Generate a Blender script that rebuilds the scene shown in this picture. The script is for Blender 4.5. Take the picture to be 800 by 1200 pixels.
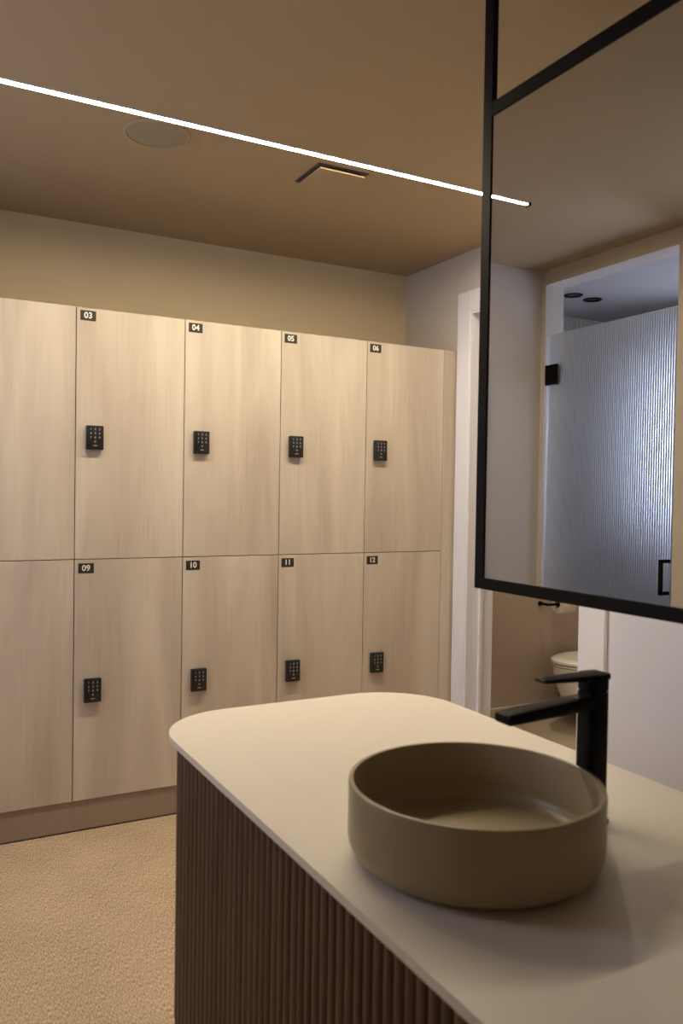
import bpy, bmesh, math, random
from mathutils import Matrix, Vector

# ---------------------------------------------------------------- clear
for o in list(bpy.data.objects):
    bpy.data.objects.remove(o, do_unlink=True)
scene = bpy.context.scene
col = scene.collection
random.seed(7)

# ---------------------------------------------------------------- camera
CAM = Vector((-2.330, -3.160, 1.2913))
YAW, PITCH, ROLL, FPX = 0.497, -0.0223, 0.0158, 963.0
fw = Vector((math.sin(YAW) * math.cos(PITCH), math.cos(YAW) * math.cos(PITCH), math.sin(PITCH)))
rt = Vector((math.cos(YAW), -math.sin(YAW), 0))
up = rt.cross(fw)
r2 = math.cos(ROLL) * rt + math.sin(ROLL) * up
u2 = -math.sin(ROLL) * rt + math.cos(ROLL) * up
cam_data = bpy.data.cameras.new('camera')
cam_data.sensor_fit = 'VERTICAL'
cam_data.sensor_height = 36.0
cam_data.lens = FPX * 36.0 / 1200.0
cam_data.clip_start = 0.05
cam_data.dof.use_dof = True
cam_data.dof.focus_distance = 3.3
cam_data.dof.aperture_fstop = 5.0
cam = bpy.data.objects.new('camera', cam_data)
M = Matrix((r2, u2, -fw)).transposed().to_4x4()
M.translation = CAM
cam.matrix_world = M
col.objects.link(cam)
scene.camera = cam

# ---------------------------------------------------------------- world, exposure
world = bpy.data.worlds.new('world')
scene.world = world
world.use_nodes = True
world.node_tree.nodes['Background'].inputs[0].default_value = (0.6, 0.75, 1.0, 1)
world.node_tree.nodes['Background'].inputs[1].default_value = 0.3
vs = scene.view_settings
vs.view_transform = 'Standard'
vs.look = 'None'
vs.gamma = 1.0
vs.use_curve_mapping = False
vs.exposure = 0.0

STRIP_POWER = 238.0            # opal ceiling profile, warm white
STRIP_COLOR = (1.0, 0.855, 0.63)
WINDOW_POWER = 14.5            # daylight in the unseen frosted shower window
FILL_WINDOW_POWER = 4.4  # cool fill from the window added in the left wall
WINDOW_COLOR = (0.62, 0.71, 1.0)
WC_POWER = 800.0
WC_COLOR = (1.0, 0.85, 0.66)

# ---------------------------------------------------------------- materials
def nodes_of(name):
    m = bpy.data.materials.new(name)
    m.use_nodes = True
    nt = m.node_tree
    return m, nt, nt.nodes['Principled BSDF']

def plain(name, rgb, rough=0.5, metal=0.0, spec=0.5, var=0.0, vscale=8.0, bump=0.0, bscale=200.0, coat=0.0):
    m, nt, b = nodes_of(name)
    b.inputs['Base Color'].default_value = (*rgb, 1)
    b.inputs['Roughness'].default_value = rough
    b.inputs['Metallic'].default_value = metal
    b.inputs['Specular IOR Level'].default_value = spec
    if coat:
        b.inputs['Coat Weight'].default_value = coat
    tc = nt.nodes.new('ShaderNodeTexCoord')
    n = nt.nodes.new('ShaderNodeTexNoise')
    n.inputs['Scale'].default_value = vscale
    n.inputs['Detail'].default_value = 5
    nt.links.new(tc.outputs['Object'], n.inputs['Vector'])
    mx = nt.nodes.new('ShaderNodeMix'); mx.data_type = 'RGBA'
    v = max(var, 0.015)
    mx.inputs[6].default_value = (*[c * (1 - v) for c in rgb], 1)
    mx.inputs[7].default_value = (*[min(1, c * (1 + v)) for c in rgb], 1)
    nt.links.new(n.outputs['Fac'], mx.inputs[0])
    nt.links.new(mx.outputs[2], b.inputs['Base Color'])
    if bump:
        n2 = nt.nodes.new('ShaderNodeTexNoise')
        n2.inputs['Scale'].default_value = bscale
        n2.inputs['Detail'].default_value = 3
        nt.links.new(tc.outputs['Object'], n2.inputs['Vector'])
        bp = nt.nodes.new('ShaderNodeBump')
        bp.inputs['Strength'].default_value = bump
        bp.inputs['Distance'].default_value = 0.002
        nt.links.new(n2.outputs['Fac'], bp.inputs['Height'])
        nt.links.new(bp.outputs['Normal'], b.inputs['Normal'])
    return m

def wood(name, dark, light, rough=0.5, broad=(7, 7, .55), fine=(130, 130, 3.0), fine_amt=0.35, contrast=(0.3, 0.72)):
    """straight vertical grain (local z) that differs from board to board"""
    m, nt, b = nodes_of(name)
    tc = nt.nodes.new('ShaderNodeTexCoord')
    oi = nt.nodes.new('ShaderNodeObjectInfo')
    mul = nt.nodes.new('ShaderNodeVectorMath'); mul.operation = 'SCALE'
    cmb = nt.nodes.new('ShaderNodeCombineXYZ')
    for i in range(3):
        nt.links.new(oi.outputs['Random'], cmb.inputs[i])
    nt.links.new(cmb.outputs[0], mul.inputs[0]); mul.inputs['Scale'].default_value = 37.0
    add = nt.nodes.new('ShaderNodeVectorMath'); add.operation = 'ADD'
    nt.links.new(tc.outputs['Object'], add.inputs[0]); nt.links.new(mul.outputs[0], add.inputs[1])
    def grain(sc, detail, dist):
        mp = nt.nodes.new('ShaderNodeMapping')
        mp.inputs['Scale'].default_value = sc
        nt.links.new(add.outputs[0], mp.inputs['Vector'])
        n = nt.nodes.new('ShaderNodeTexNoise')
        n.inputs['Scale'].default_value = 1.0
        n.inputs['Detail'].default_value = detail
        n.inputs['Distortion'].default_value = dist
        nt.links.new(mp.outputs[0], n.inputs['Vector'])
        return n
    a = grain(broad, 4, 0.9)
    f = grain(fine, 2, 0.2)
    mixf = nt.nodes.new('ShaderNodeMix'); mixf.data_type = 'FLOAT'
    mixf.inputs[0].default_value = fine_amt
    nt.links.new(a.outputs['Fac'], mixf.inputs[2]); nt.links.new(f.outputs['Fac'], mixf.inputs[3])
    rp = nt.nodes.new('ShaderNodeValToRGB')
    rp.color_ramp.elements[0].position = contrast[0]; rp.color_ramp.elements[0].color = (*dark, 1)
    rp.color_ramp.elements[1].position = contrast[1]; rp.color_ramp.elements[1].color = (*light, 1)
    nt.links.new(mixf.outputs[0], rp.inputs[0])
    nt.links.new(rp.outputs[0], b.inputs['Base Color'])
    b.inputs['Roughness'].default_value = rough
    bp = nt.nodes.new('ShaderNodeBump'); bp.inputs['Strength'].default_value = 0.08; bp.inputs['Distance'].default_value = 0.001
    nt.links.new(f.outputs['Fac'], bp.inputs['Height']); nt.links.new(bp.outputs['Normal'], b.inputs['Normal'])
    return m

def emitter(name, rgb, power):
    m, nt, b = nodes_of(name)
    b.inputs['Base Color'].default_value = (0.8, 0.8, 0.8, 1)
    b.inputs['Emission Color'].default_value = (*rgb, 1)
    b.inputs['Emission Strength'].default_value = power
    return m

def woven(name, dark, light):
    m, nt, b = nodes_of(name)
    tc = nt.nodes.new('ShaderNodeTexCoord')
    mp = nt.nodes.new('ShaderNodeMapping'); mp.inputs['Scale'].default_value = (420, 75, 75)
    nt.links.new(tc.outputs['Object'], mp.inputs['Vector'])
    n = nt.nodes.new('ShaderNodeTexNoise'); n.inputs['Scale'].default_value = 1; n.inputs['Detail'].default_value = 3
    nt.links.new(mp.outputs[0], n.inputs['Vector'])
    mp2 = nt.nodes.new('ShaderNodeMapping'); mp2.inputs['Scale'].default_value = (5, 5, 5)
    nt.links.new(tc.outputs['Object'], mp2.inputs['Vector'])
    n2 = nt.nodes.new('ShaderNodeTexNoise'); n2.inputs['Scale'].default_value = 1; n2.inputs['Detail'].default_value = 6
    nt.links.new(mp2.outputs[0], n2.inputs['Vector'])
    mf = nt.nodes.new('ShaderNodeMix'); mf.data_type = 'FLOAT'; mf.inputs[0].default_value = 0.12
    nt.links.new(n.outputs['Fac'], mf.inputs[2]); nt.links.new(n2.outputs['Fac'], mf.inputs[3])
    rp = nt.nodes.new('ShaderNodeValToRGB')
    rp.color_ramp.elements[0].position = 0.37; rp.color_ramp.elements[0].color = (*dark, 1)
    rp.color_ramp.elements[1].position = 0.63; rp.color_ramp.elements[1].color = (*light, 1)
    nt.links.new(mf.outputs[0], rp.inputs[0]); nt.links.new(rp.outputs[0], b.inputs['Base Color'])
    b.inputs['Roughness'].default_value = 0.7
    bp = nt.nodes.new('ShaderNodeBump'); bp.inputs['Strength'].default_value = 0.25; bp.inputs['Distance'].default_value = 0.001
    nt.links.new(n.outputs['Fac'], bp.inputs['Height']); nt.links.new(bp.outputs['Normal'], b.inputs['Normal'])
    return m

MT = dict(
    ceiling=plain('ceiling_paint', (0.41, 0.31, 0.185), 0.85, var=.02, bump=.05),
    wall=plain('wall_paint', (0.61, 0.55, 0.485), 0.8, var=.02, bump=.06),
    white=plain('white_lacquer', (0.79, 0.79, 0.85), 0.35, var=.01),
    wall_light_tint=plain('wall_paint_light_tint', (0.68, 0.56, 0.36), 0.8, var=.02, bump=.06),  # back wall copy of the wall paint, warm light tinted into its colour
    white_wall=plain('white_wall_paint', (0.88, 0.88, 0.92), 0.75, var=.01, bump=.05),
    base=plain('baseboard_paint', (0.62, 0.57, 0.50), 0.5, var=.01),
    wc=plain('toilet_room_wall', (0.52, 0.445, 0.37), 0.6, var=.06, vscale=3, bump=.05),
    wcfloor=plain('toilet_room_floor', (0.44, 0.36, 0.27), 0.5, var=.08, vscale=5),
    floor=woven('woven_vinyl', (0.29, 0.20, 0.118), (0.76, 0.575, 0.385)),
    subfloor=plain('subfloor', (0.30, 0.23, 0.16), 0.8),
    ash=wood('pale_ash', (0.48, 0.40, 0.315), (0.68, 0.595, 0.485), 0.5, broad=(5.5, 5.5, .75), fine=(110, 110, 2.5), fine_amt=.16, contrast=(.32, .68)),
    carcass=plain('locker_carcass', (0.20, 0.15, 0.11), 0.7),
    plinth=wood('plinth_brown', (0.29, 0.225, 0.165), (0.37, 0.29, 0.215), 0.5, broad=(1, 1, 8)),
    black=plain('black_metal', (0.0045, 0.004, 0.004), 0.5, spec=.12),
    lockbody=plain('black_plastic', (0.012, 0.011, 0.011), 0.35),
    plate=plain('black_plate', (0.025, 0.02, 0.016), 0.5),
    digit=plain('white_print', (0.85, 0.82, 0.76), 0.5),
    key=plain('grey_key_print', (0.55, 0.55, 0.55), 0.4),
    walnut=wood('dark_walnut', (0.070, 0.037, 0.024), (0.18, 0.10, 0.064), 0.45, broad=(30, 30, 1.2), fine=(200, 200, 4)),
    core=plain('cabinet_core', (0.03, 0.018, 0.012), 0.7),
    top=plain('white_solid_surface', (0.80, 0.73, 0.61), 0.45, var=.01, vscale=60),
    clay=plain('olive_glaze', (0.36, 0.285, 0.165), 0.36, var=.03, vscale=20),
    chrome=plain('dark_overflow', (0.1, 0.08, 0.05), 0.4),
    porcelain=plain('porcelain', (0.78, 0.74, 0.68), 0.15, var=.005),
    gap=plain('dark_gap', (0.05, 0.045, 0.04), 0.6),
    ventshade=plain('vent_slot_shade', (0.10, 0.085, 0.065), 0.7),
    paper=plain('tissue_paper', (0.82, 0.78, 0.72), 0.9, bump=.1),
    grille=plain('speaker_grille', (0.33, 0.275, 0.18), 0.8, var=.03, vscale=80, bump=.3, bscale=900),
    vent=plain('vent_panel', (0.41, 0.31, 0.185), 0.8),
    shower=plain('shower_plaster', (0.34, 0.34, 0.36), 0.7, var=.01),
    shower_ceiling=plain('shower_ceiling_paint', (0.48, 0.445, 0.415), 0.7, var=.01),
    tile=plain('ribbed_tile', (0.74, 0.72, 0.63), 0.25, var=.05),
    edge_strip=plain('clear_edge_strip', (0.85, 0.9, 0.95), 0.3),
    strip=emitter('strip_opal', STRIP_COLOR, STRIP_POWER),
    windowlight=emitter('frosted_daylight', WINDOW_COLOR, WINDOW_POWER),
    fill_windowlight=emitter('added_fill_daylight', WINDOW_COLOR, FILL_WINDOW_POWER),
    lamp=emitter('downlight_lens', WC_COLOR, WC_POWER),
    darklens=plain('unlit_lens', (0.02, 0.02, 0.02), 0.2),
    alu=plain('aluminium', (0.55, 0.52, 0.48), 0.4, metal=.8),
)
def mirror_mat():
    m, nt, b = nodes_of('mirror_silver')
    b.inputs['Base Color'].default_value = (0.72, 0.72, 0.70, 1)
    b.inputs['Metallic'].default_value = 1.0
    b.inputs['Roughness'].default_value = 0.0
    return m
MT['mirror'] = mirror_mat()
def glass_mat():
    m, nt, b = nodes_of('fluted_glass')
    b.inputs['Base Color'].default_value = (0.93, 0.95, 0.97, 1)
    b.inputs['Transmission Weight'].default_value = 1.0
    b.inputs['Roughness'].default_value = 0.42
    b.inputs['IOR'].default_value = 1.45
    return m
MT['glass'] = glass_mat()
def edge_strip_mat():
    m, nt, b = nodes_of('translucent_edge_strip')
    b.inputs['Base Color'].default_value = (0.95, 0.97, 1.0, 1)
    b.inputs['Transmission Weight'].default_value = 1.0
    b.inputs['Roughness'].default_value = 0.6
    b.inputs['IOR'].default_value = 1.05
    return m
MT['edge_strip'] = edge_strip_mat()

# ---------------------------------------------------------------- mesh helpers
def box_bm(bm, x0, x1, y0, y1, z0, z1):
    vs_ = [bm.verts.new(p) for p in ((x0,y0,z0),(x1,y0,z0),(x1,y1,z0),(x0,y1,z0),(x0,y0,z1),(x1,y0,z1),(x1,y1,z1),(x0,y1,z1))]
    for f in ((3,2,1,0),(4,5,6,7),(0,1,5,4),(1,2,6,5),(2,3,7,6),(3,0,4,7)):
        bm.faces.new([vs_[i] for i in f])

def boxes(*bs, bevel=0.0, seg=2):
    bm = bmesh.new()
    for b in bs:
        t = bmesh.new()
        box_bm(t, *b)
        if bevel:
            bmesh.ops.bevel(t, geom=t.edges[:], offset=bevel, segments=seg, affect='EDGES', profile=0.5)
        me = bpy.data.meshes.new('tmp'); t.to_mesh(me); t.free()
        bm.from_mesh(me); bpy.data.meshes.remove(me)
    return bm

def smooth(me, ang=40):
    for p in me.polygons:
        p.use_smooth = True
    me.set_sharp_from_angle(angle=math.radians(ang))

def obj(name, bm, mat, parent=None, sm=False, loc=None):
    me = bm
    if isinstance(bm, bmesh.types.BMesh):
        bmesh.ops.recalc_face_normals(bm, faces=bm.faces[:])
        me = bpy.data.meshes.new(name)
        bm.to_mesh(me); bm.free()
    if sm:
        smooth(me)
    if mat is not None and not me.materials:
        me.materials.append(MT[mat] if isinstance(mat, str) else mat)
    o = bpy.data.objects.new(name, me)
    col.objects.link(o)
    if parent is not None:
        o.parent = parent
    if loc is not None:
        o.location = loc
    return o

def tag(o, label=None, cat=None, group=None, kind=None):
    if label: o['label'] = label
    if cat: o['category'] = cat
    if group: o['group'] = group
    if kind: o['kind'] = kind
    return o

def thing(name, loc, label=None, cat=None, group=None, kind=None):
    o = bpy.data.objects.new(name, None)
    o.empty_display_size = 0.1
    col.objects.link(o)
    o.location = loc
    return tag(o, label, cat, group, kind)

def struct(name, bm, mat, label=None, sm=False):
    o = obj(name, bm, mat, sm=sm)
    return tag(o, label, None, None, 'structure')

def lathe(profile, seg=64, cx=0, cy=0):
    bm = bmesh.new()
    rings = []
    for r, z in profile:
        if r < 1e-6:
            rings.append([bm.verts.new((cx, cy, z))])
        else:
            rings.append([bm.verts.new((cx + r*math.cos(2*math.pi*i/seg), cy + r*math.sin(2*math.pi*i/seg), z)) for i in range(seg)])
    for a, b in zip(rings, rings[1:]):
        for i in range(seg):
            j = (i+1) % seg
            if len(a) == 1 and len(b) == 1: continue
            if len(a) == 1: bm.faces.new((a[0], b[i], b[j]))
            elif len(b) == 1: bm.faces.new((a[i], b[0], a[j]))
            else: bm.faces.new((a[i], a[j], b[j], b[i]))
    return bm

def prism(outline, z0, z1, bevel=0.0, seg=2):
    bm = bmesh.new()
    a = [bm.verts.new((x, y, z0)) for x, y in outline]
    b = [bm.verts.new((x, y, z1)) for x, y in outline]
    n = len(outline)
    bot = bm.faces.new(a[::-1]); top = bm.faces.new(b)
    for i in range(n):
        bm.faces.new((a[i], a[(i+1) % n], b[(i+1) % n], b[i]))
    if bevel:
        es = [e for e in bm.edges if (e in top.edges[:] or e in bot.edges[:])]
        bmesh.ops.bevel(bm, geom=es, offset=bevel, segments=seg, affect='EDGES', profile=0.5)
    return bm

def rrect(x0, x1, y0, y1, rs, seg=10):
    """rounded rectangle; rs = radii at (x1,y1),(x0,y1),(x0,y0),(x1,y0)"""
    pts = []
    for (cx, cy, a0, r, sx, sy) in ((x1,y1,0,rs[0],-1,-1),(x0,y1,90,rs[1],1,-1),(x0,y0,180,rs[2],1,1),(x1,y0,270,rs[3],-1,1)):
        if r <= 0:
            pts.append((cx, cy)); continue
        for k in range(seg+1):
            t = math.radians(a0 + 90*k/seg)
            pts.append((cx + sx*r + r*math.cos(t), cy + sy*r + r*math.sin(t)))
    return pts

def loft(sections, cap=True):
    bm = bmesh.new()
    rings = [[bm.verts.new(p) for p in s] for s in sections]
    n = len(rings[0])
    for a, b in zip(rings, rings[1:]):
        for i in range(n):
            bm.faces.new((a[i], a[(i+1) % n], b[(i+1) % n], b[i]))
    if cap:
        bm.faces.new(rings[0][::-1]); bm.faces.new(rings[-1])
    return bm

def cyl(p0, p1, r, seg=20, bm=None):
    bm = bm or bmesh.new()
    p0 = Vector(p0); p1 = Vector(p1); d = (p1 - p0).normalized()
    a = d.orthogonal().normalized(); b = d.cross(a)
    A = []; B = []
    for i in range(seg):
        t = 2*math.pi*i/seg
        o = a*r*math.cos(t) + b*r*math.sin(t)
        A.append(bm.verts.new(p0+o)); B.append(bm.verts.new(p1+o))
    for i in range(seg):
        j = (i+1) % seg
        bm.faces.new((A[i], A[j], B[j], B[i]))
    bm.faces.new(A[::-1]); bm.faces.new(B)
    return bm

_text_cache = {}
def text_mesh(s, size, bold=0.0, depth=0.0004):
    """centred lettering lying in the x-z plane, facing -y"""
    key = (s, size)
    if key in _text_cache: return _text_cache[key]
    cu = bpy.data.curves.new('lettering', 'FONT')
    cu.body = s; cu.size = size; cu.align_x = 'CENTER'; cu.align_y = 'CENTER'
    cu.extrude = depth; cu.offset = bold; cu.resolution_u = 3
    t = bpy.data.objects.new('lettering', cu)
    col.objects.link(t)
    dg = bpy.context.evaluated_depsgraph_get()
    me = bpy.data.meshes.new_from_object(t.evaluated_get(dg))
    bpy.data.objects.remove(t, do_unlink=True)
    me.transform(Matrix.Rotation(math.radians(90), 4, 'X'))
    _text_cache[key] = me
    return me

# ---------------------------------------------------------------- dimensions
ZC = 2.4235                       # ceiling
YB = 0.466                        # wall behind the lockers
XL = -2.926                       # wall on the left with the shower opening
YR = -4.30                        # wall behind the camera
LW, LF, H, ZM, ZB = 0.4153, 0.0833, 1.97, 1.03, 0.1188
XB = -(LF + 6*LW) - .002            # left end of the locker niche
SH_X = -4.135; SH_Y1 = 0.72; SH_Y0 = -0.95
WC_X = 1.33; WC_Y = -1.15

# ---------------------------------------------------------------- setting
fl = struct('floor', boxes((-3.05, 0.0, YR, YB, -0.06, -0.004)), 'subfloor')
ys_seams = [YB, -0.795, -1.715, -2.635, -3.555, YR]
xs_seams = [-3.05, -2.30, -1.38, -0.46, 0.0]
for i in range(len(ys_seams)-1):
    for j in range(len(xs_seams)-1):
        g = 0.0003
        x0, x1, y1, y0 = xs_seams[j]+g, xs_seams[j+1]-g, ys_seams[i]-g, ys_seams[i+1]+g
        obj('floor_tile', boxes((x0, x1, y0, y1, -0.004, 0.0), bevel=0.0003, seg=1), 'floor', fl)
struct('floor_toilet_room', boxes((0.0, WC_X, WC_Y, YB, -0.06, -0.001)), 'wcfloor')
struct('floor_shower', boxes((SH_X, -3.05, SH_Y0, SH_Y1, -0.06, -0.001)), 'shower')
struct('ceiling', boxes((-3.046, WC_X+.1, YR-.1, 0.9, ZC, ZC+.1)), 'ceiling')
struct('ceiling_shower', boxes((SH_X-.4, -3.046, SH_Y0-.1, 0.9, ZC, ZC+.1)), 'shower_ceiling')
struct('wall_back', boxes((-3.046, WC_X+.1, YB, YB+.1, -0.06, ZC)), 'wall_light_tint')
struct('wall_bulkhead', boxes((-3.046, XB, 0.03, YB, 0, ZC)), 'wall')
DY0, DY1, DZ = -0.105, -0.835, 2.135        # doorway
struct('wall_right', boxes((0, .12, DY0, YB, 0, ZC), (0, .12, DY1, DY0, DZ, ZC), (0, .12, YR, DY1, 0, ZC)), 'wall')
V0, V1, VZ0, VZ1 = -1.60, -1.00, 1.10, 2.10   # unseen window added beside the shower opening for cool fill
SY0, SY1, SZ = -0.795, 0.003, 2.352         # shower opening
struct('wall_right_return', boxes((-.45, 0, YR, -1.390, 0, ZC)), 'white_wall')
struct('wall_left', boxes((XL-.12, XL, SY1, 0.03, 0, ZC), (XL-.12, XL, SY0, SY1, SZ, ZC), (XL-.12, XL, V1, SY0, 0, ZC), (XL-.12, XL, YR, V0, 0, ZC),
                          (XL-.12, XL, V0, V1, 0, VZ0), (XL-.12, XL, V0, V1, VZ1, ZC)), 'wall')
w2 = thing('fill_window', (XL-.12, (V0+V1)/2, VZ0), 'unseen frosted window added beside the shower opening for cool fill light', kind='structure')
for nm_, bs_, mt_ in (('window_frame', [(XL-.10, XL-.05, V0, V0+.03, VZ0, VZ1), (XL-.10, XL-.05, V1-.03, V1, VZ0, VZ1), (XL-.10, XL-.05, V0+.03, V1-.03, VZ0, VZ0+.03), (XL-.10, XL-.05, V0+.03, V1-.03, VZ1-.03, VZ1)], 'white'),
                      ('window_pane', [(XL-.08, XL-.072, V0+.03, V1-.03, VZ0+.03, VZ1-.03)], 'fill_windowlight')):
    o_ = obj(nm_, boxes(*bs_), mt_, w2); o_.matrix_parent_inverse = Matrix.Translation(w2.location).inverted()
struct('wall_rear', boxes((XL-.12, .12, YR-.1, YR, 0, ZC)), 'wall')
struct('wall_toilet_room_far', boxes((WC_X, WC_X+.1, WC_Y, YB, 0, ZC)), 'wc')
struct('wall_toilet_room_near', boxes((.12, WC_X+.1, WC_Y-.1, WC_Y, 0, ZC)), 'wc')
struct('wall_toilet_room_cladding', boxes((.12, WC_X, YB-.006, YB, 0, ZC)), 'wc')
# baseboards
struct('baseboard_right', boxes((-.462, -.45, YR, -1.390, 0, .09), (-.462, 0, -1.390, -1.378, 0, .09), (-.012, 0, -1.378, -.957, 0, .09)), 'base')
struct('baseboard_left', boxes((XL, XL+.012, YR, SY0, 0, .09), bevel=.002), 'base')
struct('baseboard_toilet_room', boxes((.12, WC_X, YB-.02, YB-.006, 0, .10), bevel=.002), 'base')
# doorway of the toilet room: casing and lining
d1 = thing('door_1', (0, (DY0+DY1)/2, 0), 'white door casing and lining around the toilet room doorway', kind='structure')
def door_part(name, *bs, **k):
    o = obj(name, boxes(*bs, **k), 'white', d1)
    o.matrix_parent_inverse = Matrix.Translation(d1.location).inverted()
    return o
cw = -0.014
door_part('casing_side', (cw-.006, 0, -.104, -.010, 0, 2.232), bevel=.003)
door_part('casing_side', (cw-.006, 0, -.957, -.836, 0, 2.232), bevel=.003)
door_part('casing_head', (cw-.006, 0, -.836, -.104, DZ-.001, 2.232), bevel=.003)
door_part('door_lining', (-.016, .135, DY0-.012, DY0, 0, DZ-.012), (-.016, .135, DY1, DY1+.012, 0, DZ-.012), (-.016, .135, DY1, DY0, DZ-.012, DZ))
door_part('door_stop', (.05, .068, DY0-.026, DY0-.012, 0, DZ-.012), (.05, .068, DY1+.012, DY1+.026, 0, DZ-.012), bevel=.002)
door_part('casing_inner', (.12, .135, -.105, -.015, 0, 2.232), (.12, .135, -.955, -.836, 0, 2.232), bevel=.003)
# shower room
struct('wall_shower_side', boxes((SH_X-.1, -3.046, SH_Y1, SH_Y1+.1, 0, ZC)), 'shower')
struct('wall_shower_end', boxes((SH_X-.1, -3.046, SH_Y0-.1, SH_Y0, 0, ZC)), 'shower')
struct('wall_shower_partition', boxes((-3.046, -3.03, 0.566, SH_Y1, 0, ZC)), 'shower')
WY0, WY1, WZ0, WZ1 = -0.84, -0.10, 1.15, 2.10
RV = .34                                    # depth of the window reveal, made deep to narrow the daylight
struct('wall_shower_back', boxes((SH_X-RV, SH_X, SH_Y0, WY0, 0, ZC), (SH_X-RV, SH_X, WY1, SH_Y1, 0, ZC),
                                 (SH_X-RV, SH_X, WY0, WY1, 0, WZ0), (SH_X-RV, SH_X, WY0, WY1, WZ1, ZC)), 'shower')
w1 = thing('window_1', (SH_X-RV, (WY0+WY1)/2, WZ0), 'unseen frosted window in the shower back wall, reveal deepened to narrow its daylight', kind='structure')
def wpart(name, bm, mat):
    o = obj(name, bm, mat, w1); o.matrix_parent_inverse = Matrix.Translation(w1.location).inverted(); return o
FX0, FX1 = SH_X-RV, SH_X-RV+.05
wpart('window_frame', boxes((FX0, FX1, WY0, WY0+.03, WZ0, WZ1), (FX0, FX1, WY1-.03, WY1, WZ0, WZ1),
                            (FX0, FX1, WY0+.03, WY1-.03, WZ0, WZ0+.03), (FX0, FX1, WY0+.03, WY1-.03, WZ1-.03, WZ1)), 'white')
wpart('window_pane', boxes((FX0+.02, FX0+.028, WY0+.03, WY1-.03, WZ0+.03, WZ1-.03)), 'windowlight')
# ribbed tiles on the shower walls
def ribs(axis, a0, a1, fixed, sign, z0, z1, pitch=0.03):
    bm = bmesh.new()
    n = int((a1-a0)/pitch)
    for i in range(n):
        c = a0 + (i+.5)*pitch
        prof = [(-pitch*.46, 0)] + [(-pitch*.46*math.cos(t), .009*math.sin(t)) for t in (math.pi*k/6 for k in range(1, 6))] + [(pitch*.46, 0)]
        rings = []
        for z in (z0, z1):
            ring = []
            for u, v in prof:
                p = (c+u, fixed+sign*v, z) if axis == 'x' else (fixed+sign*v, c+u, z)
                ring.append(bm.verts.new(p))
            rings.append(ring)
        for k in range(len(prof)-1):
            bm.faces.new((rings[0][k], rings[0][k+1], rings[1][k+1], rings[1][k]))
        bm.faces.new(rings[0]); bm.faces.new(rings[1])
    return bm
tag(struct('trim_1', ribs('x', SH_X+.01, -3.66, SH_Y1-.001, -1, 2.16, ZC-.003), 'tile', 'band of ribbed tiles high on the shower side wall'))
tag(struct('trim_2', ribs('y', SH_Y0+.02, SH_Y1-.02, SH_X+.001, 1, 2.17, ZC-.003), 'tile', 'band of ribbed tiles high on the shower back wall'))

# ---------------------------------------------------------------- ceiling light strip
YS = -0.681
ls = thing('light_strip', (-1.2, YS, ZC), 'long glowing linear light running across the ceiling', 'light')
obj('diffuser', boxes((-1.0, 1.0, -.0108, .0108, -.0042, -.001)), 'strip', ls)
obj('side_lip', boxes((-1.0, 1.0, -.0126, -.0110, -.0052, 0)), 'white', ls)
obj('side_lip', boxes((-1.0, 1.0, .0110, .0126, -.0052, 0)), 'white', ls)
obj('end_cap', boxes((-1.012, -1.0, -.013, .013, -.012, 0), bevel=.001), 'black', ls)
obj('end_cap', boxes((1.0, 1.012, -.013, .013, -.012, 0), bevel=.001), 'black', ls)

# ---------------------------------------------------------------- ceiling speaker and vent
sp = thing('ceiling_speaker', (-1.605, -.558, ZC), 'round flush ceiling speaker with beige grille', 'speaker')
obj('grille', lathe([(0, -.004), (.09, -.004), (.094, -.003), (.094, 0), (0, 0)], 56), 'grille', sp, sm=True)
obj('rim', lathe([(.095, -.001), (.0955, -.005), (.100, -.006), (.104, -.004), (.105, 0), (.095, 0), (.095, -.001)], 56), 'vent', sp, sm=True)
vt = thing('ceiling_vent', (-.962, -.522, ZC), 'square ceiling air vent with a plain drop panel', 'vent')
obj('slot_shade_plate', boxes((-.099, .099, -.099, .099, -.002, 0)), 'ventshade', vt)  # flat dark plate, stands for the shaded slot around the panel
obj('drop_panel', boxes((-.088, .088, -.088, .088, -.014, -.008), bevel=.001), 'vent', vt)
obj('spring_clip', boxes((-.03, .03, -.003, .003, -.008, -.002)), 'black', vt)

# ---------------------------------------------------------------- lockers
def locker_door_mesh(w, h):
    g = .0016
    return boxes((g, w-g, 0, .018, g, h-g), bevel=.0008, seg=1)
door_me, body_me = {}, {}
def keypad_meshes():
    a = boxes((0, .063, -.020, 0, 0, .090), bevel=.003, seg=2)
    return a
lock_body_me = None; key_me = None; foot_me = None; base_me = None
def get_mesh(bm, name, mat, sm=False):
    bmesh.ops.recalc_face_normals(bm, faces=bm.faces[:])
    me = bpy.data.meshes.new(name); bm.to_mesh(me); bm.free()
    me.materials.append(MT[mat])
    if sm: smooth(me)
    return me
lock_body_me = get_mesh(boxes((0, .063, -.022, -.003, 0, .090), bevel=.003), 'keypad_housing', 'lockbody', True)
base_me = get_mesh(boxes((.004, .059, -.003, 0, .004, .086)), 'keypad_base', 'gap')
kb = bmesh.new()
for k in range(10):
    s = '1234567890'[k]
    c, r = ((k % 3), (k // 3)) if k < 9 else (1, 3)
    tm = text_mesh(s, .0105, .0002).copy()
    tm.transform(Matrix.Translation((.0155 + c*.016, -.0222, .076 - r*.0155)))
    kb.from_mesh(tm)
key_me = get_mesh(kb, 'key_digits', 'key')
fm = bmesh.new()
for k, (u, w) in enumerate(((0, .0028), (.0038, .0030), (.0078, .0022), (.0108, .0030))):
    t = boxes((.0245+u, .0245+u+w, -.0225, -.0220, .0135, .0165)); m_ = bpy.data.meshes.new('t'); t.to_mesh(m_); t.free(); fm.from_mesh(m_)
foot_me = get_mesh(fm, 'maker_mark', 'key')

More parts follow.
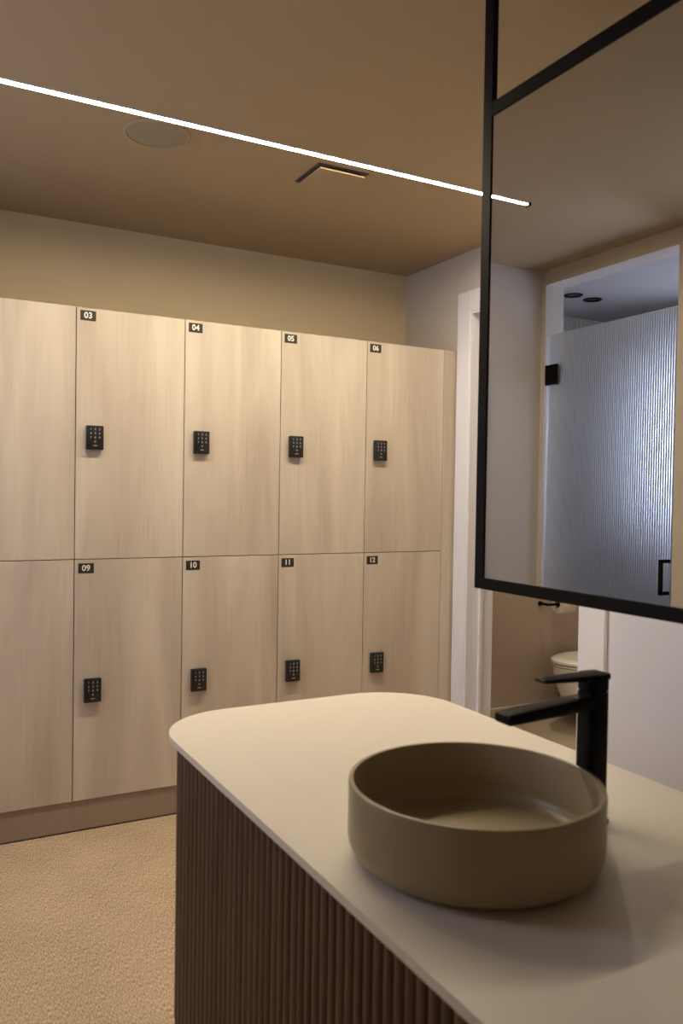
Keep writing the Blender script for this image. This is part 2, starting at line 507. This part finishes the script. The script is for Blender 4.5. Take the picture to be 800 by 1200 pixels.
def make_locker(n):
    up_ = n <= 6
    c = (n-1) % 6
    x = -(LF + LW*(6-c))
    z0, z1 = (ZM, H) if up_ else (ZB, ZM)
    h = z1-z0
    if n in (1, 2, 7, 8):
        ref = {1: 2, 2: 3, 7: 8, 8: 9}[n]
        label = {1: 'pale wood upper locker at the end of the row beside the bulkhead wall',
                 2: 'pale wood upper locker next to locker three, away from locker four',
                 7: 'pale wood lower locker at the end of the row beside the bulkhead wall',
                 8: 'pale wood lower locker next to locker nine, away from locker ten'}[n]
    else:
        word = {3: 'three', 4: 'four', 5: 'five', 6: 'six', 9: 'nine', 10: 'ten', 11: 'eleven', 12: 'twelve'}[n]
        label = 'pale wood %s locker whose plate reads number %s, black keypad below' % ('upper' if up_ else 'lower', word)
    t = thing('locker', (x, 0, z0), label, 'locker', 'two rows of numbered lockers')
    if up_ not in body_me:
        body_me[up_] = get_mesh(boxes((.0005, LW-.0005, .0205, .455, .0005, h-.0005)), 'body', 'carcass')
        door_me[up_] = get_mesh(locker_door_mesh(LW, h), 'door', 'ash')
    obj('body', body_me[up_], None, t)
    obj('door', door_me[up_], None, t)
    pz = h - .012 - .037 if up_ else h - .014 - .038
    p = obj('number_plate', boxes((0, .057, -.0012, 0, 0, .037)), 'plate', t, loc=(.014, 0, pz))
    me = text_mesh('%02d' % n, .031, .0007).copy()
    obj('number', me, 'digit', p, loc=(.0285, -.0016, .0185))
    k = obj('keypad_lock', lock_body_me, None, t, loc=(.036, 0, 1.441-z0 if up_ else .492-z0))
    obj('lock_base', base_me, None, k)
    obj('key_digits', key_me, None, k)
    obj('maker_mark', foot_me, None, k)
    return t
for n in range(1, 13):
    make_locker(n)
tag(obj('filler_panel', boxes((-LF+.0008, -.001, .003, .03, 0, H), bevel=.0008, seg=1), 'ash'),
    'narrow pale wood filler panel between locker six and the white door casing', 'panel')
pl = thing('locker_plinth', (XB+.002, .008, 0), 'brown plinth board running under the lower lockers', 'plinth')
obj('board', boxes((0, -LF-XB-.002, 0, .432, .006, ZB-.001), bevel=.0008, seg=1), 'plinth', pl)
obj('floor_shadow_strip', boxes((0, -LF-XB-.002, .002, .42, 0, .006)), 'gap', pl)  # dark strip standing for the shadow gap at the floor

# ---------------------------------------------------------------- vanity island
CT, CLx, CRx, CYF, CYN = 0.76, -1.808, -1.075, -1.267, -3.20
TH = .014
tag(obj('countertop', prism(rrect(CLx, CRx, CYN, CYF, (.19, .19, .05, .05), 20), CT-TH, CT, bevel=.003, seg=3), 'top', sm=True),
    'white solid surface countertop with rounded corners on the fluted vanity', 'countertop')
IN = .018
RC = .172
va = thing('vanity_cabinet', ((CLx+CRx)/2, (CYF+CYN)/2, 0), 'dark brown fluted vanity cabinet under the white countertop', 'cabinet')
def vpart(name, bm, mat, **k):
    o = obj(name, bm, mat, va, **k); o.matrix_parent_inverse = Matrix.Translation(va.location).inverted(); return o
cx0, cx1, cy0, cy1 = CLx+IN+.011, CRx-IN-.011, CYN+IN+.011, CYF-IN-.011
vpart('core', prism(rrect(cx0, cx1, cy0, cy1, (RC-.011, RC-.011, .03, .03), 16), .118, CT-TH), 'core')
vpart('toe_kick', prism(rrect(cx0+.016, cx1-.016, cy0+.016, cy1-.016, (RC-.027, RC-.027, .02, .02), 12), 0, .118), 'core')
# slats: half-round flutes all around the outside
path = rrect(cx0, cx1, cy0, cy1, (RC-.011, RC-.011, .03, .03), 24)
path.append(path[0])
PITCH_S = 0.0248
seglen = [math.dist(a, b) for a, b in zip(path, path[1:])]
total = sum(seglen)
ns = int(total / PITCH_S); step = total/ns
prof = [(-step*.47, -.002)] + [(-step*.47*math.cos(math.pi*k/8), .011*math.sin(math.pi*k/8)) for k in range(0, 9)] + [(step*.47, -.002)]
bm = bmesh.new()
rings = [[bm.verts.new((u, v, z)) for u, v in prof] for z in (.118, CT-TH-.001)]
for k in range(len(prof)):
    j = (k+1) % len(prof)
    bm.faces.new((rings[0][k], rings[0][j], rings[1][j], rings[1][k]))
bm.faces.new(rings[0][::-1]); bm.faces.new(rings[1])
slat_me = get_mesh(bm, 'slat', 'walnut', True)
for i in range(ns):
    s = (i+.5)*step; k = 0
    while s > seglen[k]:
        s -= seglen[k]; k += 1
    a, b = Vector(path[k]), Vector(path[k+1])
    p = a + (b-a)*(s/seglen[k]); d = (b-a).normalized()
    o = obj('slat', slat_me, None, va)
    o.location = (p.x - va.location.x, p.y - va.location.y, 0)
    o.rotation_euler = (0, 0, math.atan2(d.y, d.x) + math.pi)     # profile's +y faces outwards
# ---------------------------------------------------------------- basin
BX, BY, BR, BH = -1.580, -2.202, .186, .115
ba = thing('vessel_basin', (BX, BY, CT), 'round olive brown ceramic vessel basin on the white countertop', 'basin')
W = .008
prf = [(0, .001), (BR-.045, .001), (BR-.040, .004)]
for k in range(0, 9):
    t = math.radians(-70 + 70*k/8)
    prf.append((BR-.034 + .034*math.cos(t), .036 + .034*math.sin(t)))
prf += [(BR, BH-.004), (BR-.0012, BH-.001), (BR-W/2, BH), (BR-W+.0012, BH-.001), (BR-W, BH-.004)]
for k in range(0, 9):
    t = math.radians(-90*k/8)
    prf.append((BR-W-.022 + .022*math.cos(t), .046 + .022*math.sin(t)))
prf += [(.05, .0215), (.03, .0205), (0, .0205)]
obj('bowl', lathe(prf, 96), 'clay', ba, sm=True)
obj('drain_cap', lathe([(0, .0275), (.027, .027), (.031, .0255), (.032, .0235), (.030, .0215), (0, .021)], 40), 'clay', ba, sm=True)
# ---------------------------------------------------------------- tap
TX, TY = -1.322, -2.178
tp = thing('basin_tap', (TX, TY, CT), 'tall matt black mixer tap standing behind the olive basin', 'tap')
obj('base_flange', lathe([(0, 0), (.029, 0), (.0295, .003), (.027, .005), (0, .005)], 32), 'black', tp, sm=True)
hw = .0205
def rsq(h, r, z, dx=0): return [(x+dx, y, z) for x, y in rrect(-h, h, -h, h, (r,)*4, 5)]
obj('body', prism(rrect(-hw, hw, -hw, hw, (.011,)*4, 6), .005, .214, bevel=.0012), 'black', tp, sm=True)
obj('cap', prism(rrect(-hw, hw, -hw, hw, (.011,)*4, 6), .2165, .244, bevel=.0015), 'black', tp, sm=True)
obj('neck', prism(rrect(-hw+.003, hw-.003, -hw+.003, hw-.003, (.009,)*4, 6), .212, .218), 'black', tp)
def slab(secs):
    """loft along -x of rounded rectangles (x, half width y, zc, half height)"""
    out = []
    for x, hy, zc, hz in secs:
        r = min(hz*.6, hy*.4)
        out.append([(x, y, z) for y, z in rrect(-hy, hy, zc-hz, zc+hz, (r,)*4, 3)])
    return loft(out)
obj('spout', slab([(-.015, .0195, .198, .0105), (-.08, .0195, .195, .0100), (-.165, .0195, .191, .0090), (-.186, .0190, .190, .0085), (-.190, .017, .190, .006)]), 'black', tp, sm=True)
obj('aerator', lathe([(0, .180), (.009, .180), (.0095, .183), (0, .183)], 24, -.17, 0), 'gap', tp, sm=True)
obj('lever', slab([(.0195, .019, .2395, .0050), (-.03, .018, .2395, .0045), (-.085, .0145, .2405, .0035), (-.112, .0125, .2410, .0028), (-.115, .011, .2410, .002)]), 'black', tp, sm=True)

# ---------------------------------------------------------------- hanging mirror
MX, MY, MZ0, MZ1, MYN = -1.2, -1.700, 1.087, 2.143, -3.00
mi = thing('hanging_mirror', (MX, MY, MZ0), 'large black framed mirror hung on posts from the ceiling above the vanity', 'mirror')
fwid, fdep = .030, .014
L = MY-MYN
obj('post', boxes((0, fdep, -fwid, 0, 0, ZC-MZ0), bevel=.0008, seg=1), 'black', mi)
obj('post', boxes((0, fdep, -L, -L+fwid, 0, ZC-MZ0), bevel=.0008, seg=1), 'black', mi)
obj('top_rail', boxes((0, fdep, -L+fwid, -fwid, MZ1-MZ0-fwid, MZ1-MZ0), bevel=.0008, seg=1), 'black', mi)
obj('bottom_rail', boxes((0, fdep, -L+fwid, -fwid, 0, fwid-.005), bevel=.0008, seg=1), 'black', mi)
obj('mirror_glass', boxes((.003, .008, -L+fwid, -fwid, fwid-.005, MZ1-MZ0-fwid)), 'mirror', mi)
obj('backing', boxes((.008, .012, -L+fwid, -fwid, fwid-.005, MZ1-MZ0-fwid)), 'black', mi)
obj('ceiling_plate', boxes((-.02, .034, -.05, .02, ZC-MZ0-.004, ZC-MZ0), bevel=.001), 'black', mi)
obj('ceiling_plate', boxes((-.02, .034, -L-.02, -L+.05, ZC-MZ0-.004, ZC-MZ0), bevel=.001), 'black', mi)

# ---------------------------------------------------------------- shower door (fluted glass)
GX = XL - .016
sd = thing('shower_door', (GX, -.39, 0), 'fluted glass shower door with black hinges and handle', 'door')
def spart(name, bm, mat, **k):
    o = obj(name, bm, mat, sd, **k); o.matrix_parent_inverse = Matrix.Translation(sd.location).inverted(); return o
gy0, gy1, gz0, gz1 = -.786, -.012, .012, 2.10
pf = .0125; nr = int((gy1-gy0)/pf)
pts = []
for i in range(nr):
    for k in range(6):
        t = k/6
        pts.append((GX + .004 + .0028*math.sin(math.pi*t), gy0 + (gy1-gy0)*(i+t)/nr))
pts.append((GX+.004, gy1))
outline = [(GX-.004, gy0)] + pts + [(GX-.004, gy1)]
bm = bmesh.new()
a = [bm.verts.new((x, y, gz0)) for x, y in outline]; b = [bm.verts.new((x, y, gz1)) for x, y in outline]
for i in range(len(a)):
    j = (i+1) % len(a); bm.faces.new((a[i], a[j], b[j], b[i]))
bm.faces.new(a[::-1]); bm.faces.new(b)
spart('glass_panel', bm, 'glass')
spart('lit_glass_edge', boxes((GX-.004, GX+.004, gy1+.001, gy1+.009, gz0, gz1)), 'edge_strip')  # pale strip added to stand for the lit edge of the glass
for z in (1.85, .20):
    h_ = spart('hinge', boxes((GX-.011, GX-.0045, -.085, -.002, z, z+.10), (GX+.0075, GX+.015, -.085, -.002, z, z+.10), bevel=.0015), 'black')
    hs = obj('hinge_knuckle', cyl((GX, -.003, z+.004), (GX, -.003, z+.096), .006), 'black', h_)
hy = -.772
for sgn, base in ((1, GX+.0068), (-1, GX-.004)):
    e = base + sgn*.055
    x0, x1 = min(base, e), max(base, e)
    xa, xb = (e-.014, e) if sgn > 0 else (e, e+.014)
    spart('handle', boxes((xa, xb, hy-.007, hy+.007, .885, 1.035), (x0, x1, hy-.007, hy+.007, .885, .899), (x0, x1, hy-.007, hy+.007, 1.021, 1.035), bevel=.001), 'black')
# unlit black downlights in the shower ceiling
for (x, y, lab) in ((-3.395, .300, 'round black downlight in the shower ceiling, the one nearer the shower door'), (-3.560, .318, 'round black downlight in the shower ceiling, the one deeper inside the shower')):
    dl = thing('downlight', (x, y, ZC), lab, 'downlight', 'pair of black shower downlights')
    obj('trim_ring', lathe([(.036, -.001), (.040, -.005), (.050, -.005), (.054, -.002), (.054, 0), (.036, 0), (.036, -.001)], 40), 'black', dl, sm=True)
    obj('lens', lathe([(0, -.001), (.036, -.001), (.036, 0), (0, 0)], 40), 'darklens', dl)

# ---------------------------------------------------------------- toilet room
TYC, TZ = .205, 0.0
wc = thing('toilet', (WC_X, TYC, .055), 'white wall hung toilet with closed lid in the side room', 'toilet')
def dshape(length, half, z, back=0.0, n=14):
    """straight back at x = -back, rounded tip at x = -length"""
    st = length*.42
    pts = [(-back, half), (-st, half)]
    for k in range(1, n):
        t = math.pi*k/n
        pts.append((-st - (length-st)*math.sin(t), half*math.cos(t)))
    pts += [(-st, -half), (-back, -half)]
    return [(x, y, z) for x, y in pts]
obj('bowl', loft([dshape(.26, .09, .0), dshape(.33, .12, .035), dshape(.40, .15, .10), dshape(.44, .172, .19), dshape(.462, .180, .26), dshape(.468, .182, .30)]), 'porcelain', wc, sm=True)
obj('seat', loft([dshape(.462, .178, .302, .02), dshape(.470, .184, .306, .02), dshape(.470, .184, .312, .02), dshape(.466, .180, .315, .02)]), 'porcelain', wc, sm=True)
obj('seat_gap', loft([dshape(.460, .176, .314, .02), dshape(.460, .176, .319, .02)]), 'gap', wc)
obj('lid', loft([dshape(.466, .180, .318, .02), dshape(.475, .187, .322, .02), dshape(.475, .187, .334, .02), dshape(.468, .181, .340, .02), dshape(.40, .14, .342, .03)]), 'porcelain', wc, sm=True)
# roll holder
rh = thing('roll_holder', (1.0, YB-.006, .675), 'black toilet roll holder mounted on the toilet room wall', 'holder')
obj('rod', cyl((-.06, -.07, 0), (.13, -.07, 0), .008), 'black', rh, sm=True)
obj('arm', cyl((-.052, -.07, 0), (-.052, -.004, 0), .008), 'black', rh, sm=True)
obj('wall_rose', cyl((-.052, -.006, 0), (-.052, 0, 0), .014), 'black', rh, sm=True)
tr = thing('toilet_roll', (1.0, YB-.076, .675), 'white toilet paper roll hanging on the black holder', 'toilet roll')
def tube(x0, x1, ro, ri, seg=40):
    bm = bmesh.new(); R = []
    for x, r in ((x0, ri), (x0, ro), (x1, ro), (x1, ri)):
        R.append([bm.verts.new((x, r*math.cos(2*math.pi*i/seg), r*math.sin(2*math.pi*i/seg))) for i in range(seg)])
    for q in range(4):
        a, b = R[q], R[(q+1) % 4]
        for i in range(seg):
            j = (i+1) % seg; bm.faces.new((a[i], a[j], b[j], b[i]))
    return bm
obj('paper', tube(.02, .12, .052, .021), 'paper', tr, sm=True)
obj('core_tube', tube(.019, .121, .021, .019), 'subfloor', tr, sm=True)
# warm downlight of the toilet room
wd = thing('downlight', (.78, .18, ZC), 'round lit downlight in the toilet room ceiling', 'downlight')
obj('trim_ring', lathe([(.036, -.001), (.040, -.005), (.050, -.005), (.054, -.002), (.054, 0), (.036, 0), (.036, -.001)], 40), 'white', wd, sm=True)
obj('lens', lathe([(0, -.002), (.036, -.002), (.036, 0), (0, 0)], 40), 'lamp', wd)
